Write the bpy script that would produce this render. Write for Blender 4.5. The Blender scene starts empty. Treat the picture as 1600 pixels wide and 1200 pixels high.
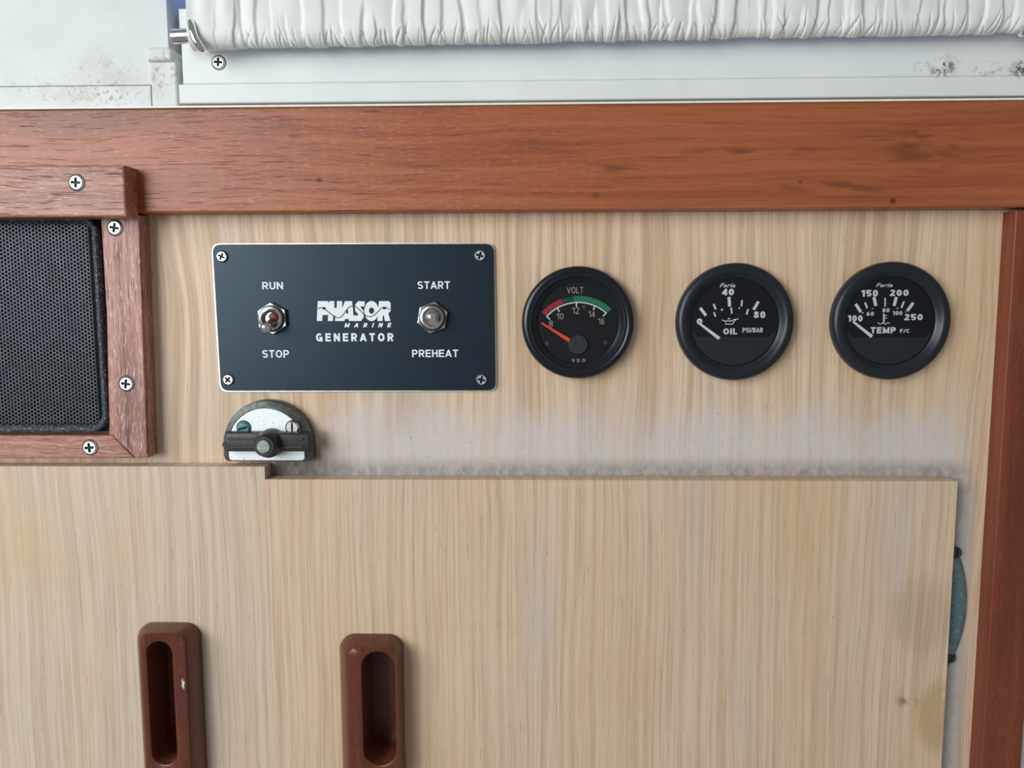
import bpy, bmesh, math, random
import numpy as np
from mathutils import Vector, Matrix

random.seed(7)
SC = bpy.context.scene
COL = SC.collection

# ------------------------------------------------------------------ camera, world, lights, exposure
FPX = 1250.0                                   # focal length in pixels of the 1600 x 1200 frame
CAM = Vector((0.0, -0.40, 1.20))
PITCH, YAW, ROLL = [math.radians(a) for a in (-6.166, 1.452, 0.191)]
ROT = Matrix.Rotation(YAW, 3, 'Z') @ Matrix.Rotation(PITCH, 3, 'X') @ Matrix.Rotation(ROLL, 3, 'Y')
cd = bpy.data.cameras.new('camera')
cd.sensor_width = 36.0
cd.lens = 36.0 * FPX / 1600.0
cd.clip_start = 0.01
cam = bpy.data.objects.new('camera', cd)
COL.objects.link(cam)
R4 = Matrix((ROT.col[0], ROT.col[2], -ROT.col[1])).transposed().to_4x4()
cam.matrix_world = Matrix.Translation(CAM) @ R4
SC.camera = cam

world = bpy.data.worlds.new('world')
SC.world = world
world.use_nodes = True
world.node_tree.nodes['Background'].inputs[0].default_value = (0.93, 0.97, 1.0, 1)
world.node_tree.nodes['Background'].inputs[1].default_value = 0.24


def area_light(name, loc, target, sx, sy, power, color):
    l = bpy.data.lights.new(name, 'AREA')
    l.shape = 'RECTANGLE'; l.size = sx; l.size_y = sy; l.energy = power; l.color = color
    o = bpy.data.objects.new(name, l)
    COL.objects.link(o)
    o.location = loc
    o.rotation_euler = (Vector(target) - Vector(loc)).to_track_quat('-Z', 'Y').to_euler()
    return o


# daylight of the cabin window to the left and an added soft light far behind the camera, for chrome contrast
area_light('cabin_window_light', (-0.80, -0.80, 1.50), (-0.10, 0, 1.18), 0.8, 0.6, 8.6, (0.91, 0.965, 1.0))
area_light('added_soft_light', (-1.25, -2.0, 1.25), (0, 0, 1.2), 1.0, 0.8, 14.0, (0.92, 0.97, 1.0))

SC.view_settings.view_transform = 'Standard'
SC.view_settings.look = 'None'
SC.view_settings.gamma = 1.0
SC.view_settings.use_curve_mapping = False
SC.view_settings.exposure = 0.0


def at(px, py, y=0.0):
    """the point of the vertical plane at depth y that the photograph shows at a pixel"""
    d = ROT @ Vector(((px - 800.0) / FPX, 1.0, -(py - 600.0) / FPX))
    return CAM + d * ((y - CAM.y) / d.y)


def lin(r, g, b):
    f = lambda c: c / 12.92 if c <= 0.04045 else ((c + 0.055) / 1.055) ** 2.4
    return (f(r / 255.0), f(g / 255.0), f(b / 255.0), 1.0)


# ------------------------------------------------------------------ procedural materials
class G:
    """small helper that writes a node tree"""
    def __init__(self, name):
        self.mat = bpy.data.materials.new(name)
        self.mat.use_nodes = True
        self.t = self.mat.node_tree
        self.b = self.t.nodes['Principled BSDF']

    def n(self, kind, **kw):
        node = self.t.nodes.new(kind)
        for k, v in kw.items():
            setattr(node, k, v)
        return node

    def put(self, sock, v):
        if v is None:
            return
        if isinstance(v, bpy.types.NodeSocket):
            self.t.links.new(v, sock)
        else:
            sock.default_value = v

    def pos(self):
        return self.n('ShaderNodeNewGeometry').outputs['Position']

    def vm(self, op, a, b=None, c=None):
        node = self.n('ShaderNodeVectorMath', operation=op)
        for i, v in enumerate((a, b, c)):
            self.put(node.inputs[i], v)
        return node.outputs['Value'] if op in ('LENGTH', 'DISTANCE') else node.outputs['Vector']

    def m(self, op, a, b=None, c=None, clamp=False):
        node = self.n('ShaderNodeMath', operation=op, use_clamp=clamp)
        for i, v in enumerate((a, b, c)):
            self.put(node.inputs[i], v)
        return node.outputs[0]

    def noise(self, vec, scale=1.0, detail=3.0, rough=0.55, dist=0.0):
        node = self.n('ShaderNodeTexNoise')
        self.put(node.inputs['Vector'], vec)
        node.inputs['Scale'].default_value = scale
        node.inputs['Detail'].default_value = detail
        node.inputs['Roughness'].default_value = rough
        node.inputs['Distortion'].default_value = dist
        return node.outputs['Fac']

    def ss(self, v, lo, hi, a=0.0, b=1.0):
        node = self.n('ShaderNodeMapRange', interpolation_type='SMOOTHSTEP')
        self.put(node.inputs[0], v)
        for i, x in enumerate((lo, hi, a, b)):
            node.inputs[i + 1].default_value = x
        return node.outputs[0]

    def mix(self, fac, a, b, blend='MIX'):
        node = self.n('ShaderNodeMix', data_type='RGBA', blend_type=blend)
        self.put(node.inputs[0], fac)
        self.put(node.inputs[6], a)
        self.put(node.inputs[7], b)
        return node.outputs[2]

    def blob(self, p, c, rx, rz, soft=0.5):
        """1 inside an ellipse on the wall plane, 0 outside"""
        q = self.vm('MULTIPLY', self.vm('SUBTRACT', p, (c[0], 0, c[2])), (1 / rx, 0, 1 / rz))
        return self.ss(self.vm('LENGTH', q), soft, 1.0, 1.0, 0.0)

    def sep(self, p):
        s = self.n('ShaderNodeSeparateXYZ')
        self.put(s.inputs[0], p)
        return s.outputs

    def bump(self, h, strength=0.3, dist=0.0003):
        b = self.n('ShaderNodeBump')
        b.inputs['Strength'].default_value = strength
        b.inputs['Distance'].default_value = dist
        self.put(b.inputs['Height'], h)
        self.put(self.b.inputs['Normal'], b.outputs[0])

    def done(self, color=None, rough=0.5, metal=0.0, spec=0.5):
        self.put(self.b.inputs['Base Color'], color)
        self.put(self.b.inputs['Roughness'], rough)
        self.put(self.b.inputs['Metallic'], metal)
        self.put(self.b.inputs['Specular IOR Level'], spec)
        return self.mat


def plain(name, color, rough=0.5, metal=0.0, spec=0.5, var=0.12, vscale=400.0, bump=0.0):
    g = G(name)
    p = g.pos()
    nz = g.noise(p, vscale, 3.0)
    dark = tuple(c * (1 - var) for c in color[:3]) + (1,)
    light = tuple(min(1, c * (1 + var)) for c in color[:3]) + (1,)
    c = g.mix(g.ss(nz, 0.3, 0.7), dark, light)
    if bump:
        g.bump(nz, bump, 0.0002)
    return g.done(c, rough, metal, spec)


def oak(name, seed, stains=None, warpk=0.016, ringk=0.8, ringf=300, tone=(lin(227, 198, 167), lin(197, 165, 134))):
    """bleached oak veneer, upright grain"""
    g = G(name)
    p = g.pos()
    off = (seed * 1.37, seed * 0.71, seed * 2.13)
    P = g.vm('ADD', p, off)
    warp = g.noise(g.vm('MULTIPLY', P, (13, 13, 5.0)), 1.0, 2.0)
    wz = g.m('MULTIPLY', g.m('SUBTRACT', warp, 0.5), warpk)
    comb = g.n('ShaderNodeCombineXYZ')
    g.put(comb.inputs[0], wz)
    Q = g.vm('ADD', P, comb.outputs[0])
    rings = g.noise(g.vm('MULTIPLY', Q, (ringf, 0, 3.2)), 1.0, 2.0, 0.5)
    fine = g.noise(g.vm('MULTIPLY', Q, (800, 0, 13)), 1.0, 3.0, 0.65)
    pores = g.noise(g.vm('MULTIPLY', Q, (1500, 0, 75)), 1.0, 2.0, 0.6)
    blotch = g.noise(g.vm('MULTIPLY', P, (22, 0, 5)), 1.0, 3.0, 0.6)
    c = g.mix(g.m('MULTIPLY', g.ss(rings, 0.40, 0.66), ringk), tone[0], tone[1])
    c = g.mix(g.m('MULTIPLY', g.ss(fine, 0.45, 0.70), 0.5), c, lin(174, 145, 115))
    hair = g.noise(g.vm('MULTIPLY', Q, (1300, 0, 9)), 1.0, 2.0, 0.6)
    c = g.mix(g.m('MULTIPLY', g.ss(hair, 0.52, 0.70), 0.35), c, lin(230, 208, 180))
    c = g.mix(g.m('MULTIPLY', g.ss(blotch, 0.5, 0.72), 0.6), c, lin(216, 180, 136))
    c = g.mix(g.m('MULTIPLY', g.ss(blotch, 0.47, 0.28), 0.65), c, lin(206, 191, 178))
    c = g.mix(g.m('MULTIPLY', g.ss(pores, 0.61, 0.73), 0.5), c, lin(140, 112, 88))
    specks = g.noise(g.vm('MULTIPLY', P, (520, 0, 330)), 1.0, 1.0, 0.5)
    c = g.mix(g.m('MULTIPLY', g.ss(specks, 0.80, 0.84), 0.7), c, lin(95, 72, 55))
    if stains:
        c = stains(g, p, P, c)
    g.bump(g.m('ADD', fine, g.m('MULTIPLY', pores, -0.6)), 0.12, 0.0003)
    return g.done(c, 0.5, 0.0, 0.35)


def teak(name, axis, seed, dark=lin(86, 40, 24), mid=lin(154, 79, 44), lite=lin(177, 99, 58), rough=0.36, pore=1.0, extra=None, lime=0.35, limec=lin(236, 176, 138), planed=False):
    g = G(name)
    p = g.pos()
    P = g.vm('ADD', p, (seed * 0.93, seed * 0.37, seed * 1.71))
    sc = (lambda a, b: (a, b, b)) if axis == 'X' else (lambda a, b: (b, b, a))
    warp = g.noise(g.vm('MULTIPLY', P, sc(9, 26)), 1.0, 2.0)
    comb = g.n('ShaderNodeCombineXYZ')
    g.put(comb.inputs[2 if axis == 'X' else 0], g.m('MULTIPLY', g.m('SUBTRACT', warp, 0.5), 0.010))
    Q = g.vm('ADD', P, comb.outputs[0])
    bands = g.noise(g.vm('MULTIPLY', Q, sc(5, 260)), 1.0, 3.0, 0.55)
    broad = g.noise(g.vm('MULTIPLY', Q, sc(5, 42)), 1.0, 2.0, 0.5)
    fine = g.noise(g.vm('MULTIPLY', Q, sc(34, 1100)), 1.0, 2.0, 0.6)
    pores = g.noise(g.vm('MULTIPLY', Q, sc(48, 1900)), 1.0, 2.0, 0.55)
    c = g.mix(g.ss(bands, 0.3, 0.7), mid, lite)
    c = g.mix(g.m('MULTIPLY', g.ss(broad, 0.52, 0.72), 0.5), c, dark)
    c = g.mix(g.m('MULTIPLY', g.ss(fine, 0.55, 0.75), 0.4), c, dark)
    pm = g.ss(pores, 0.60, 0.70)
    px_ = None
    if planed:      # open pores at the left end, smooth closed grain to the right
        px_ = g.ss(g.sep(p)[0], at(560, 250).x, at(1150, 250).x, 1.0, 0.12)
        pm = g.m('MULTIPLY', pm, px_)
    c = g.mix(g.m('MULTIPLY', pm, 0.72 * pore), c, lin(58, 26, 18))
    dash = g.noise(g.vm('MULTIPLY', Q, sc(220, 3000)), 1.0, 1.0, 0.5)
    dm = g.m('MULTIPLY', g.ss(dash, 0.58, 0.72), lime * pore)
    if planed:
        dm = g.m('MULTIPLY', dm, px_)
    c = g.mix(dm, c, limec)
    if extra:
        c = extra(g, p, c)
    g.bump(g.m('SUBTRACT', g.m('MULTIPLY', fine, 0.5), g.m('MULTIPLY', pm, 0.8 * pore)), 0.35 * pore, 0.0003)
    return g.done(c, rough, 0.0, 0.5)


def stains_panel(g, p, P, c):
    """grey-white weathered band above the doors and down the right edge"""
    s = g.sep(p)
    z0 = at(900, 746).z
    n1 = g.noise(g.vm('MULTIPLY', P, (34, 0, 22)), 1.0, 4.0, 0.6)
    n2 = g.noise(g.vm('MULTIPLY', P, (260, 0, 150)), 1.0, 3.0, 0.65)
    h = g.m('SUBTRACT', s[2], z0)
    h = g.m('ADD', h, g.m('ADD', g.m('MULTIPLY', g.m('SUBTRACT', n1, 0.5), 0.06), g.m('MULTIPLY', g.m('SUBTRACT', n2, 0.5), 0.022)))
    band = g.ss(h, 0.012, 0.052, 1.0, 0.0)
    xl = g.ss(s[0], at(470, 700).x, at(540, 700).x)
    xr = g.ss(s[0], at(1480, 700).x, at(1540, 700).x, 1.0, 0.0)
    band = g.m('MULTIPLY', g.m('MULTIPLY', band, xl), xr)
    n3 = g.noise(g.vm('MULTIPLY', P, (420, 0, 30)), 1.0, 3.0, 0.6)
    band = g.m('MULTIPLY', g.m('MULTIPLY', band, g.ss(n2, 0.2, 0.6, 0.55, 1.0)), g.ss(n3, 0.3, 0.6, 0.7, 1.0))
    c = g.mix(g.m('MULTIPLY', band, 0.88), c, lin(214, 208, 204))
    # the bleached strip beside the right door
    side = g.m('MULTIPLY', g.ss(s[0], at(1462, 1000).x, at(1476, 1000).x), g.ss(s[0], at(1496, 1000).x, at(1516, 1000).x, 1.0, 0.0))
    side = g.m('MULTIPLY', side, g.ss(h, -0.01, 0.005, 1.0, 0.0))
    c = g.mix(g.m('MULTIPLY', side, 0.75), c, lin(214, 213, 208))
    # dark mildew line close above the doors and a dark grey patch beside the turn latch
    hl = g.m('ADD', g.m('SUBTRACT', s[2], z0), g.m('MULTIPLY', g.m('SUBTRACT', n2, 0.5), 0.0035))
    low = g.m('MULTIPLY', g.ss(hl, 0.003, 0.0125, 1.0, 0.0), xl)
    low = g.m('MULTIPLY', g.m('MULTIPLY', low, xr), g.ss(n2, 0.25, 0.7, 0.35, 1.0))
    c = g.mix(g.m('MULTIPLY', low, 0.75), c, lin(122, 119, 118))
    sm = g.m('MULTIPLY', g.blob(p, at(462, 734), 0.034, 0.017, 0.15), g.ss(n2, 0.25, 0.6, 0.7, 1.0))
    c = g.mix(g.m('MULTIPLY', sm, 0.95), c, lin(84, 84, 87))
    sk = g.noise(g.vm('MULTIPLY', P, (900, 0, 900)), 1.0, 1.0, 0.5)
    c = g.mix(g.m('MULTIPLY', g.ss(sk, 0.70, 0.75), g.m('MULTIPLY', band, 0.85)), c, lin(80, 76, 74))
    return c


def stains_door(g, p, P, c):
    n1 = g.noise(g.vm('MULTIPLY', P, (120, 0, 90)), 1.0, 3.0, 0.6)
    m1 = g.m('MULTIPLY', g.blob(p, at(1418, 1092, -0.009), 0.008, 0.008, 0.2), g.ss(n1, 0.42, 0.6))
    c = g.mix(g.m('MULTIPLY', m1, 0.75), c, lin(118, 84, 48))
    m2 = g.m('MULTIPLY', g.blob(p, at(1465, 1120, -0.009), 0.013, 0.024, 0.55), g.ss(n1, 0.3, 0.45))
    c = g.mix(g.m('MULTIPLY', m2, 0.5), c, lin(176, 140, 84))
    m3 = g.blob(p, at(1440, 960, -0.009), 0.022, 0.026, 0.4)
    c = g.mix(g.m('MULTIPLY', m3, 0.25), c, lin(150, 125, 92))
    m4 = g.m('MULTIPLY', g.blob(p, at(421, 915, -0.009), 0.0014, 0.008, 0.6), g.ss(n1, 0.45, 0.55))
    c = g.mix(m4, c, lin(84, 58, 38))
    return c


def extra_rail(g, p, c):
    for px, py, r, k in ((499, 281, 0.0022, 0.85), (931, 305, 0.0026, 0.45), (1395, 314, 0.0022, 0.8), (1250, 284, 0.002, 0.5)):
        c = g.mix(g.m('MULTIPLY', g.blob(p, at(px, py, -0.012), r, r * 0.8, 0.3), k), c, lin(52, 30, 24))
    n = g.noise(g.vm('MULTIPLY', p, (60, 0, 300)), 1.0, 3.0)
    for px, py, rx, rz in ((430, 200, 0.022, 0.012), (1440, 230, 0.035, 0.018), (1300, 292, 0.05, 0.006), (980, 262, 0.03, 0.004), (1180, 236, 0.05, 0.004), (300, 218, 0.014, 0.004), (640, 260, 0.03, 0.003)):
        k = g.m('MULTIPLY', g.blob(p, at(px, py, -0.012), rx, rz, 0.1), g.ss(n, 0.42, 0.62))
        c = g.mix(g.m('MULTIPLY', k, 0.55), c, lin(84, 42, 28))
    return c


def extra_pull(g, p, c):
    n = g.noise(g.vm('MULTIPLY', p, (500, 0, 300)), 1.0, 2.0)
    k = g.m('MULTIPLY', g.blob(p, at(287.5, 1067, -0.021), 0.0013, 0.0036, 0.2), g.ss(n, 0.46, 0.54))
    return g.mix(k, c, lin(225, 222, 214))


def white_paint(name, seed, blobs=(), depth=0.0, tone=(lin(207, 210, 206), lin(217, 219, 215))):
    g = G(name)
    p = g.pos()
    P = g.vm('ADD', p, (seed, seed * 2, seed * 3))
    n0 = g.noise(P, 30.0, 3.0)
    n1 = g.noise(P, 420.0, 3.0, 0.6)
    n2 = g.noise(P, 130.0, 4.0, 0.65)
    c = g.mix(g.ss(n0, 0.3, 0.7), tone[0], tone[1])
    for px, py, rx, rz, k in blobs:
        b = g.blob(p, at(px, py, depth), rx, rz, 0.1)
        soft = g.m('MULTIPLY', b, g.ss(n2, 0.42, 0.66))
        c = g.mix(g.m('MULTIPLY', soft, 0.42 * k), c, lin(166, 154, 130))
        sp = g.m('MULTIPLY', b, g.ss(n1, 0.58 - 0.05 * k, 0.68 - 0.05 * k))
        c = g.mix(g.m('MULTIPLY', sp, min(1.0, 0.6 * k)), c, lin(92, 88, 80))
    g.bump(n1, 0.04, 0.0002)
    return g.done(c, 0.42, 0.0, 0.4)


M = {}
M['oak'] = oak('oak_panel', 1.0, stains_panel, 0.022, 0.95, 230, (lin(236, 206, 174), lin(203, 170, 138)))
M['oak_door'] = oak('oak_door', 4.2, stains_door, 0.012, 0.6, 330)
M['oak_door_left'] = oak('oak_door_left', 6.6, None, 0.014, 0.6, 340, (lin(219, 200, 176), lin(194, 171, 148)))
M['teak_rail'] = teak('teak_rail', 'X', 2.0, extra=extra_rail, planed=True, rough=0.4)
M['teak_post'] = teak('teak_post', 'Z', 5.0, dark=lin(88, 40, 25), mid=lin(120, 56, 33), lite=lin(134, 66, 39), rough=0.42, pore=0.2)
M['teak_x'] = teak('teak_frame_level', 'X', 8.0, dark=lin(92, 50, 40), mid=lin(150, 94, 76), lite=lin(186, 130, 108), rough=0.42, pore=1.25, lime=0.5, limec=lin(228, 184, 166))
M['teak_z'] = teak('teak_frame_upright', 'Z', 9.0, dark=lin(80, 40, 34), mid=lin(146, 90, 78), lite=lin(196, 140, 124), rough=0.42, pore=1.3, lime=0.62, limec=lin(238, 206, 196))
M['teak_pull'] = teak('teak_pull', 'Z', 11.0, dark=lin(50, 23, 16), mid=lin(92, 45, 29), lite=lin(108, 56, 37), rough=0.28, pore=0.7, lime=0.1, extra=extra_pull)
M['white_left'] = white_paint('white_wall_paint', 0.3, ((165, 118, 0.028, 0.015, 0.6), (150, 150, 0.045, 0.008, 0.8), (60, 135, 0.03, 0.006, 0.5)), -0.004)
M['white_block'] = white_paint('white_block_paint', 0.9, ((255, 115, 0.012, 0.016, 0.9),), -0.0085)
M['white_window'] = white_paint('white_window_paint', 1.7, ((1472, 104, 0.010, 0.007, 1.9), (1540, 108, 0.012, 0.005, 0.9), (1597, 108, 0.008, 0.006, 1.9), (1440, 106, 0.008, 0.004, 0.8), (1065, 134, 0.004, 0.005, 0.7)), -0.0105, (lin(230, 233, 229), lin(238, 240, 235)))
M['cream_bead'] = plain('cream_bead', lin(250, 243, 228), 0.35, 0.0, 0.5, 0.05)
M['dark_gap'] = plain('dark_sealant', lin(60, 52, 46), 0.7)
M['chrome'] = plain('chrome', (0.82, 0.82, 0.82, 1), 0.12, 1.0, 0.5, 0.05, 900)
M['steel'] = plain('screw_steel', (0.86, 0.86, 0.85, 1), 0.3, 1.0, 0.5, 0.08, 1200)
M['recess'] = plain('recess_shade', lin(40, 42, 44), 0.55, 0.6)  # shade inside the screw recesses painted dark; same colour rings the heads
M['nickel'] = plain('worn_nickel', (0.62, 0.61, 0.58, 1), 0.22, 1.0, 0.5, 0.2, 900)
M['dark_metal'] = plain('dark_metal', (0.10, 0.10, 0.10, 1), 0.35, 0.8, 0.5, 0.2)
M['black_plate'] = plain('black_anodised', lin(20, 26, 35), 0.36, 0.0, 0.45, 0.1, 60)
M['black_plate'].node_tree.nodes['Principled BSDF'].inputs['Specular Tint'].default_value = (0.62, 0.86, 1.0, 1)  # blue of the reflected sky put into the specular tint
M['alu_edge'] = plain('bare_aluminium', (0.62, 0.60, 0.56, 1), 0.4, 0.9)
M['print'] = plain('white_print', lin(246, 248, 248), 0.6, 0.0, 0.2, 0.0)
M['print_grey'] = plain('grey_print', lin(176, 168, 150), 0.55, 0.0, 0.3, 0.02)
M['red_band'] = plain('red_print', lin(172, 34, 48), 0.55)
M['green_band'] = plain('green_print', lin(26, 132, 88), 0.55)
M['orange'] = plain('orange_needle', lin(240, 84, 52), 0.5)
M['bezel'] = plain('bezel_black', lin(27, 32, 39), 0.36, 0.0, 0.5, 0.12, 300)
M['bezel_gloss'] = plain('bezel_gloss_black', lin(18, 23, 29), 0.26, 0.0, 0.5, 0.12, 300)
M['dial'] = plain('dial_black', lin(9, 14, 21), 0.6, 0.0, 0.3, 0.0)
M['dial_cover'] = plain('dial_cover_black', lin(38, 46, 54), 0.45, 0.0, 0.4, 0.0)
M['hub'] = plain('hub_grey', lin(48, 53, 60), 0.45)
M['red_boot'] = plain('red_boot', lin(98, 24, 28), 0.5)
M['grille'] = plain('grille_metal', lin(62, 66, 73), 0.42, 0.5, 0.5, 0.25, 300)
M['speaker_black'] = plain('speaker_black', lin(10, 11, 13), 0.7)
M['black_bar'] = plain('latch_black_plastic', lin(50, 44, 46), 0.42, 0.0, 0.5, 0.2, 300)


def speckled(name, base, spot, scale, lo, hi, rough=0.7, metal=0.0):
    g = G(name)
    n = g.noise(g.pos(), scale, 2.0, 0.6)
    c = g.mix(g.ss(n, lo, hi), base, spot)
    g.bump(n, 0.3, 0.0003)
    return g.done(c, rough, metal)


M['gasket'] = speckled('grey_gasket', lin(50, 58, 66), lin(140, 148, 154), 900.0, 0.52, 0.70)
M['latch_rim'] = speckled('patinated_rim', lin(84, 84, 82), lin(106, 118, 112), 300.0, 0.35, 0.75, 0.4, 0.6)
M['latch_face'] = speckled('pitted_chrome', (0.86, 0.89, 0.89, 1), lin(100, 104, 106), 700.0, 0.68, 0.74, 0.45, 0.25)  # reflected brightness put into the pale, barely metallic base colour
M['teal'] = speckled('teal_patina', lin(98, 124, 128), lin(128, 146, 144), 260.0, 0.5, 0.68, 0.55)
M['teal_screw'] = speckled('verdigris', lin(70, 122, 122), lin(124, 158, 152), 600.0, 0.45, 0.6, 0.5, 0.3)
M['pin'] = speckled('grey_green_pin', lin(138, 148, 140), lin(168, 176, 166), 700.0, 0.45, 0.6, 0.5, 0.2)


def fabric():
    g = G('curtain_cloth')
    p = g.pos()
    w = g.noise(p, 2600.0, 2.0)
    c = g.mix(g.ss(g.noise(p, 60.0, 3.0), 0.35, 0.7), lin(230, 232, 227), lin(239, 240, 235))
    g.bump(w, 0.08, 0.0002)
    g.b.inputs['Sheen Weight'].default_value = 0.15
    return g.done(c, 0.85, 0.0, 0.2)


M['fabric'] = fabric()


def glass():
    g = G('clear_glass')
    t = g.t
    tr = g.n('ShaderNodeBsdfTransparent'); gl = g.n('ShaderNodeBsdfGlossy'); fr = g.n('ShaderNodeFresnel'); mx = g.n('ShaderNodeMixShader')
    gl.inputs['Roughness'].default_value = 0.03
    fr.inputs[0].default_value = 1.35
    t.links.new(fr.outputs[0], mx.inputs[0]); t.links.new(tr.outputs[0], mx.inputs[1]); t.links.new(gl.outputs[0], mx.inputs[2])
    t.links.new(mx.outputs[0], t.nodes['Material Output'].inputs[0])
    return g.mat


M['glass'] = glass()


def sky_pane():
    g = G('window_daylight')
    c = g.mix(g.ss(g.noise(g.pos(), 8.0, 2.0), 0.3, 0.7), lin(118, 142, 206), lin(138, 162, 222))
    g.put(g.b.inputs['Emission Color'], c)
    g.b.inputs['Emission Strength'].default_value = 0.95
    return g.done(lin(40, 50, 70), 0.1)


M['sky'] = sky_pane()

# ------------------------------------------------------------------ object helpers
BASE = {}


def tag(o, label, cat, group=None, kind=None):
    o['label'] = label
    o['category'] = cat
    if group:
        o['group'] = group
    if kind:
        o['kind'] = kind
    return o


def thing(name, label, cat, loc, group=None, kind=None):
    o = bpy.data.objects.new(name, None)
    o.empty_display_size = 0.01
    COL.objects.link(o)
    o.location = loc
    BASE[o] = Vector(loc)
    return tag(o, label, cat, group, kind)


def link(name, me, mat, parent=None, label=None, smooth=False):
    """mesh data with vertices in world space becomes one object (a part when it has a parent)"""
    off = BASE.get(parent, Vector((0, 0, 0))) if parent else None
    o = bpy.data.objects.new(name, me)
    COL.objects.link(o)
    me.name = name
    if mat:
        me.materials.append(mat)
    if parent:
        me.transform(Matrix.Translation(-off))
        o.parent = parent
        BASE[o] = off
    else:
        co = np.empty(len(me.vertices) * 3)
        me.vertices.foreach_get('co', co)
        co = co.reshape(-1, 3)
        c = Vector(((co[:, 0].min() + co[:, 0].max()) / 2, co[:, 1].max(), co[:, 2].min()))
        me.transform(Matrix.Translation(-c))
        o.location = c
        BASE[o] = c
    if smooth:
        for p in me.polygons:
            p.use_smooth = True
        me.set_sharp_from_angle(angle=math.radians(38))
    if label:
        o['label'] = label
    me.update()
    return o


def from_bm(bm, recalc=True):
    if recalc:
        bmesh.ops.recalc_face_normals(bm, faces=bm.faces)
    me = bpy.data.meshes.new('mesh')
    bm.to_mesh(me)
    bm.free()
    return me


def prism_bm(poly, yf, yb, bevel=0.0, seg=2):
    """poly: points (x, z) on the wall plane, front depth yf, back depth yb"""
    bm = bmesh.new()
    f = [bm.verts.new((q[0], yf, q[1])) for q in poly]
    b = [bm.verts.new((q[0], yb, q[1])) for q in poly]
    front = bm.faces.new(f)
    bm.faces.new(list(reversed(b)))
    n = len(poly)
    for i in range(n):
        bm.faces.new((f[i], b[i], b[(i + 1) % n], f[(i + 1) % n]))
    bmesh.ops.recalc_face_normals(bm, faces=bm.faces)
    if bevel:
        bmesh.ops.bevel(bm, geom=list(front.edges), offset=bevel, segments=seg, affect='EDGES', profile=0.5)
    return bm


def prism(poly, yf, yb, bevel=0.0, seg=2):
    return from_bm(prism_bm(poly, yf, yb, bevel, seg))


def rect(x0, z0, x1, z1):
    return [(x0, z0), (x1, z0), (x1, z1), (x0, z1)]


def pxpoly(pts, y):
    out = []
    for a, b in pts:
        v = at(a, b, y)
        out.append((v.x, v.z))
    return out


def rrect(x0, z0, x1, z1, r, n=6):
    pts = []
    for cx, cz, a0 in ((x1 - r, z1 - r, 0), (x0 + r, z1 - r, 90), (x0 + r, z0 + r, 180), (x1 - r, z0 + r, 270)):
        for k in range(n + 1):
            a = math.radians(a0 + 90.0 * k / n)
            pts.append((cx + r * math.cos(a), cz + r * math.sin(a)))
    return pts


def rquad(corners, r, n=6):
    """quadrilateral (x, z) with rounded corners"""
    out = []
    m = len(corners)
    for i in range(m):
        p = Vector(corners[i]); a = Vector(corners[i - 1]); b = Vector(corners[(i + 1) % m])
        da = (a - p).normalized() * r; db = (b - p).normalized() * r
        for k in range(n + 1):
            t = k / n
            q = (p + da) * (1 - t) ** 2 + p * 2 * t * (1 - t) + (p + db) * t * t
            out.append((q.x, q.y))
    return out


def loft(loops, close_first=False, close_last=True, ring=True):
    """loops: lists of world points with equal counts"""
    bm = bmesh.new()
    vs = [[bm.verts.new(p) for p in L] for L in loops]
    n = len(loops[0])
    for a, b in zip(vs[:-1], vs[1:]):
        for i in range(n if ring else n - 1):
            j = (i + 1) % n
            bm.faces.new((a[i], a[j], b[j], b[i]))
    if close_first:
        bm.faces.new(list(reversed(vs[0])))
    if close_last:
        bm.faces.new(vs[-1])
    return from_bm(bm)


def lathe(c, prof, n=64, a0=0.0):
    """prof: (radius, y) from the outside back to the inside front, axis along y; c = (x, z)"""
    loops = []
    for r, y in prof:
        loops.append([(c[0] + r * math.cos(a0 + 2 * math.pi * k / n), y, c[1] + r * math.sin(a0 + 2 * math.pi * k / n)) for k in range(n)])
    return loft(loops, False, True)


def ring_lathe(c, prof, n=72):
    loops = []
    for r, y in prof:
        loops.append([(c[0] + r * math.cos(2 * math.pi * k / n), y, c[1] + r * math.sin(2 * math.pi * k / n)) for k in range(n)])
    return loft(loops, False, False)


def tube(path, radii, n=16):
    path = [Vector(p) for p in path]
    loops = []
    up = Vector((0.3, 0.2, 0.93)).normalized()
    for i, p in enumerate(path):
        t = (path[min(i + 1, len(path) - 1)] - path[max(i - 1, 0)]).normalized()
        u = t.cross(up)
        if u.length < 0.1:
            u = t.cross(Vector((1, 0, 0)))
        u.normalize()
        v = t.cross(u)
        r = radii[i] if isinstance(radii, (list, tuple)) else radii
        loops.append([p + (u * math.cos(2 * math.pi * k / n) + v * math.sin(2 * math.pi * k / n)) * r for k in range(n)])
    return loft(loops, True, True)


def strip_mesh(pts, w, y, th=0.00006):
    """flat printed line through (x, z) points"""
    bm = bmesh.new()
    pts = [Vector(p) for p in pts]
    L, Rr = [], []
    for i, p in enumerate(pts):
        t = (pts[min(i + 1, len(pts) - 1)] - pts[max(i - 1, 0)]).normalized()
        nrm = Vector((-t.y, t.x)) * (w / 2)
        L.append(bm.verts.new((p.x + nrm.x, y, p.y + nrm.y)))
        Rr.append(bm.verts.new((p.x - nrm.x, y, p.y - nrm.y)))
    for i in range(len(pts) - 1):
        bm.faces.new((L[i], L[i + 1], Rr[i + 1], Rr[i]))
    bmesh.ops.recalc_face_normals(bm, faces=bm.faces)
    return from_bm(bm, False)


def join_meshes(ms):
    bm = bmesh.new()
    for m in ms:
        bm.from_mesh(m)
        bpy.data.meshes.remove(m)
    return from_bm(bm, False)


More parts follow.
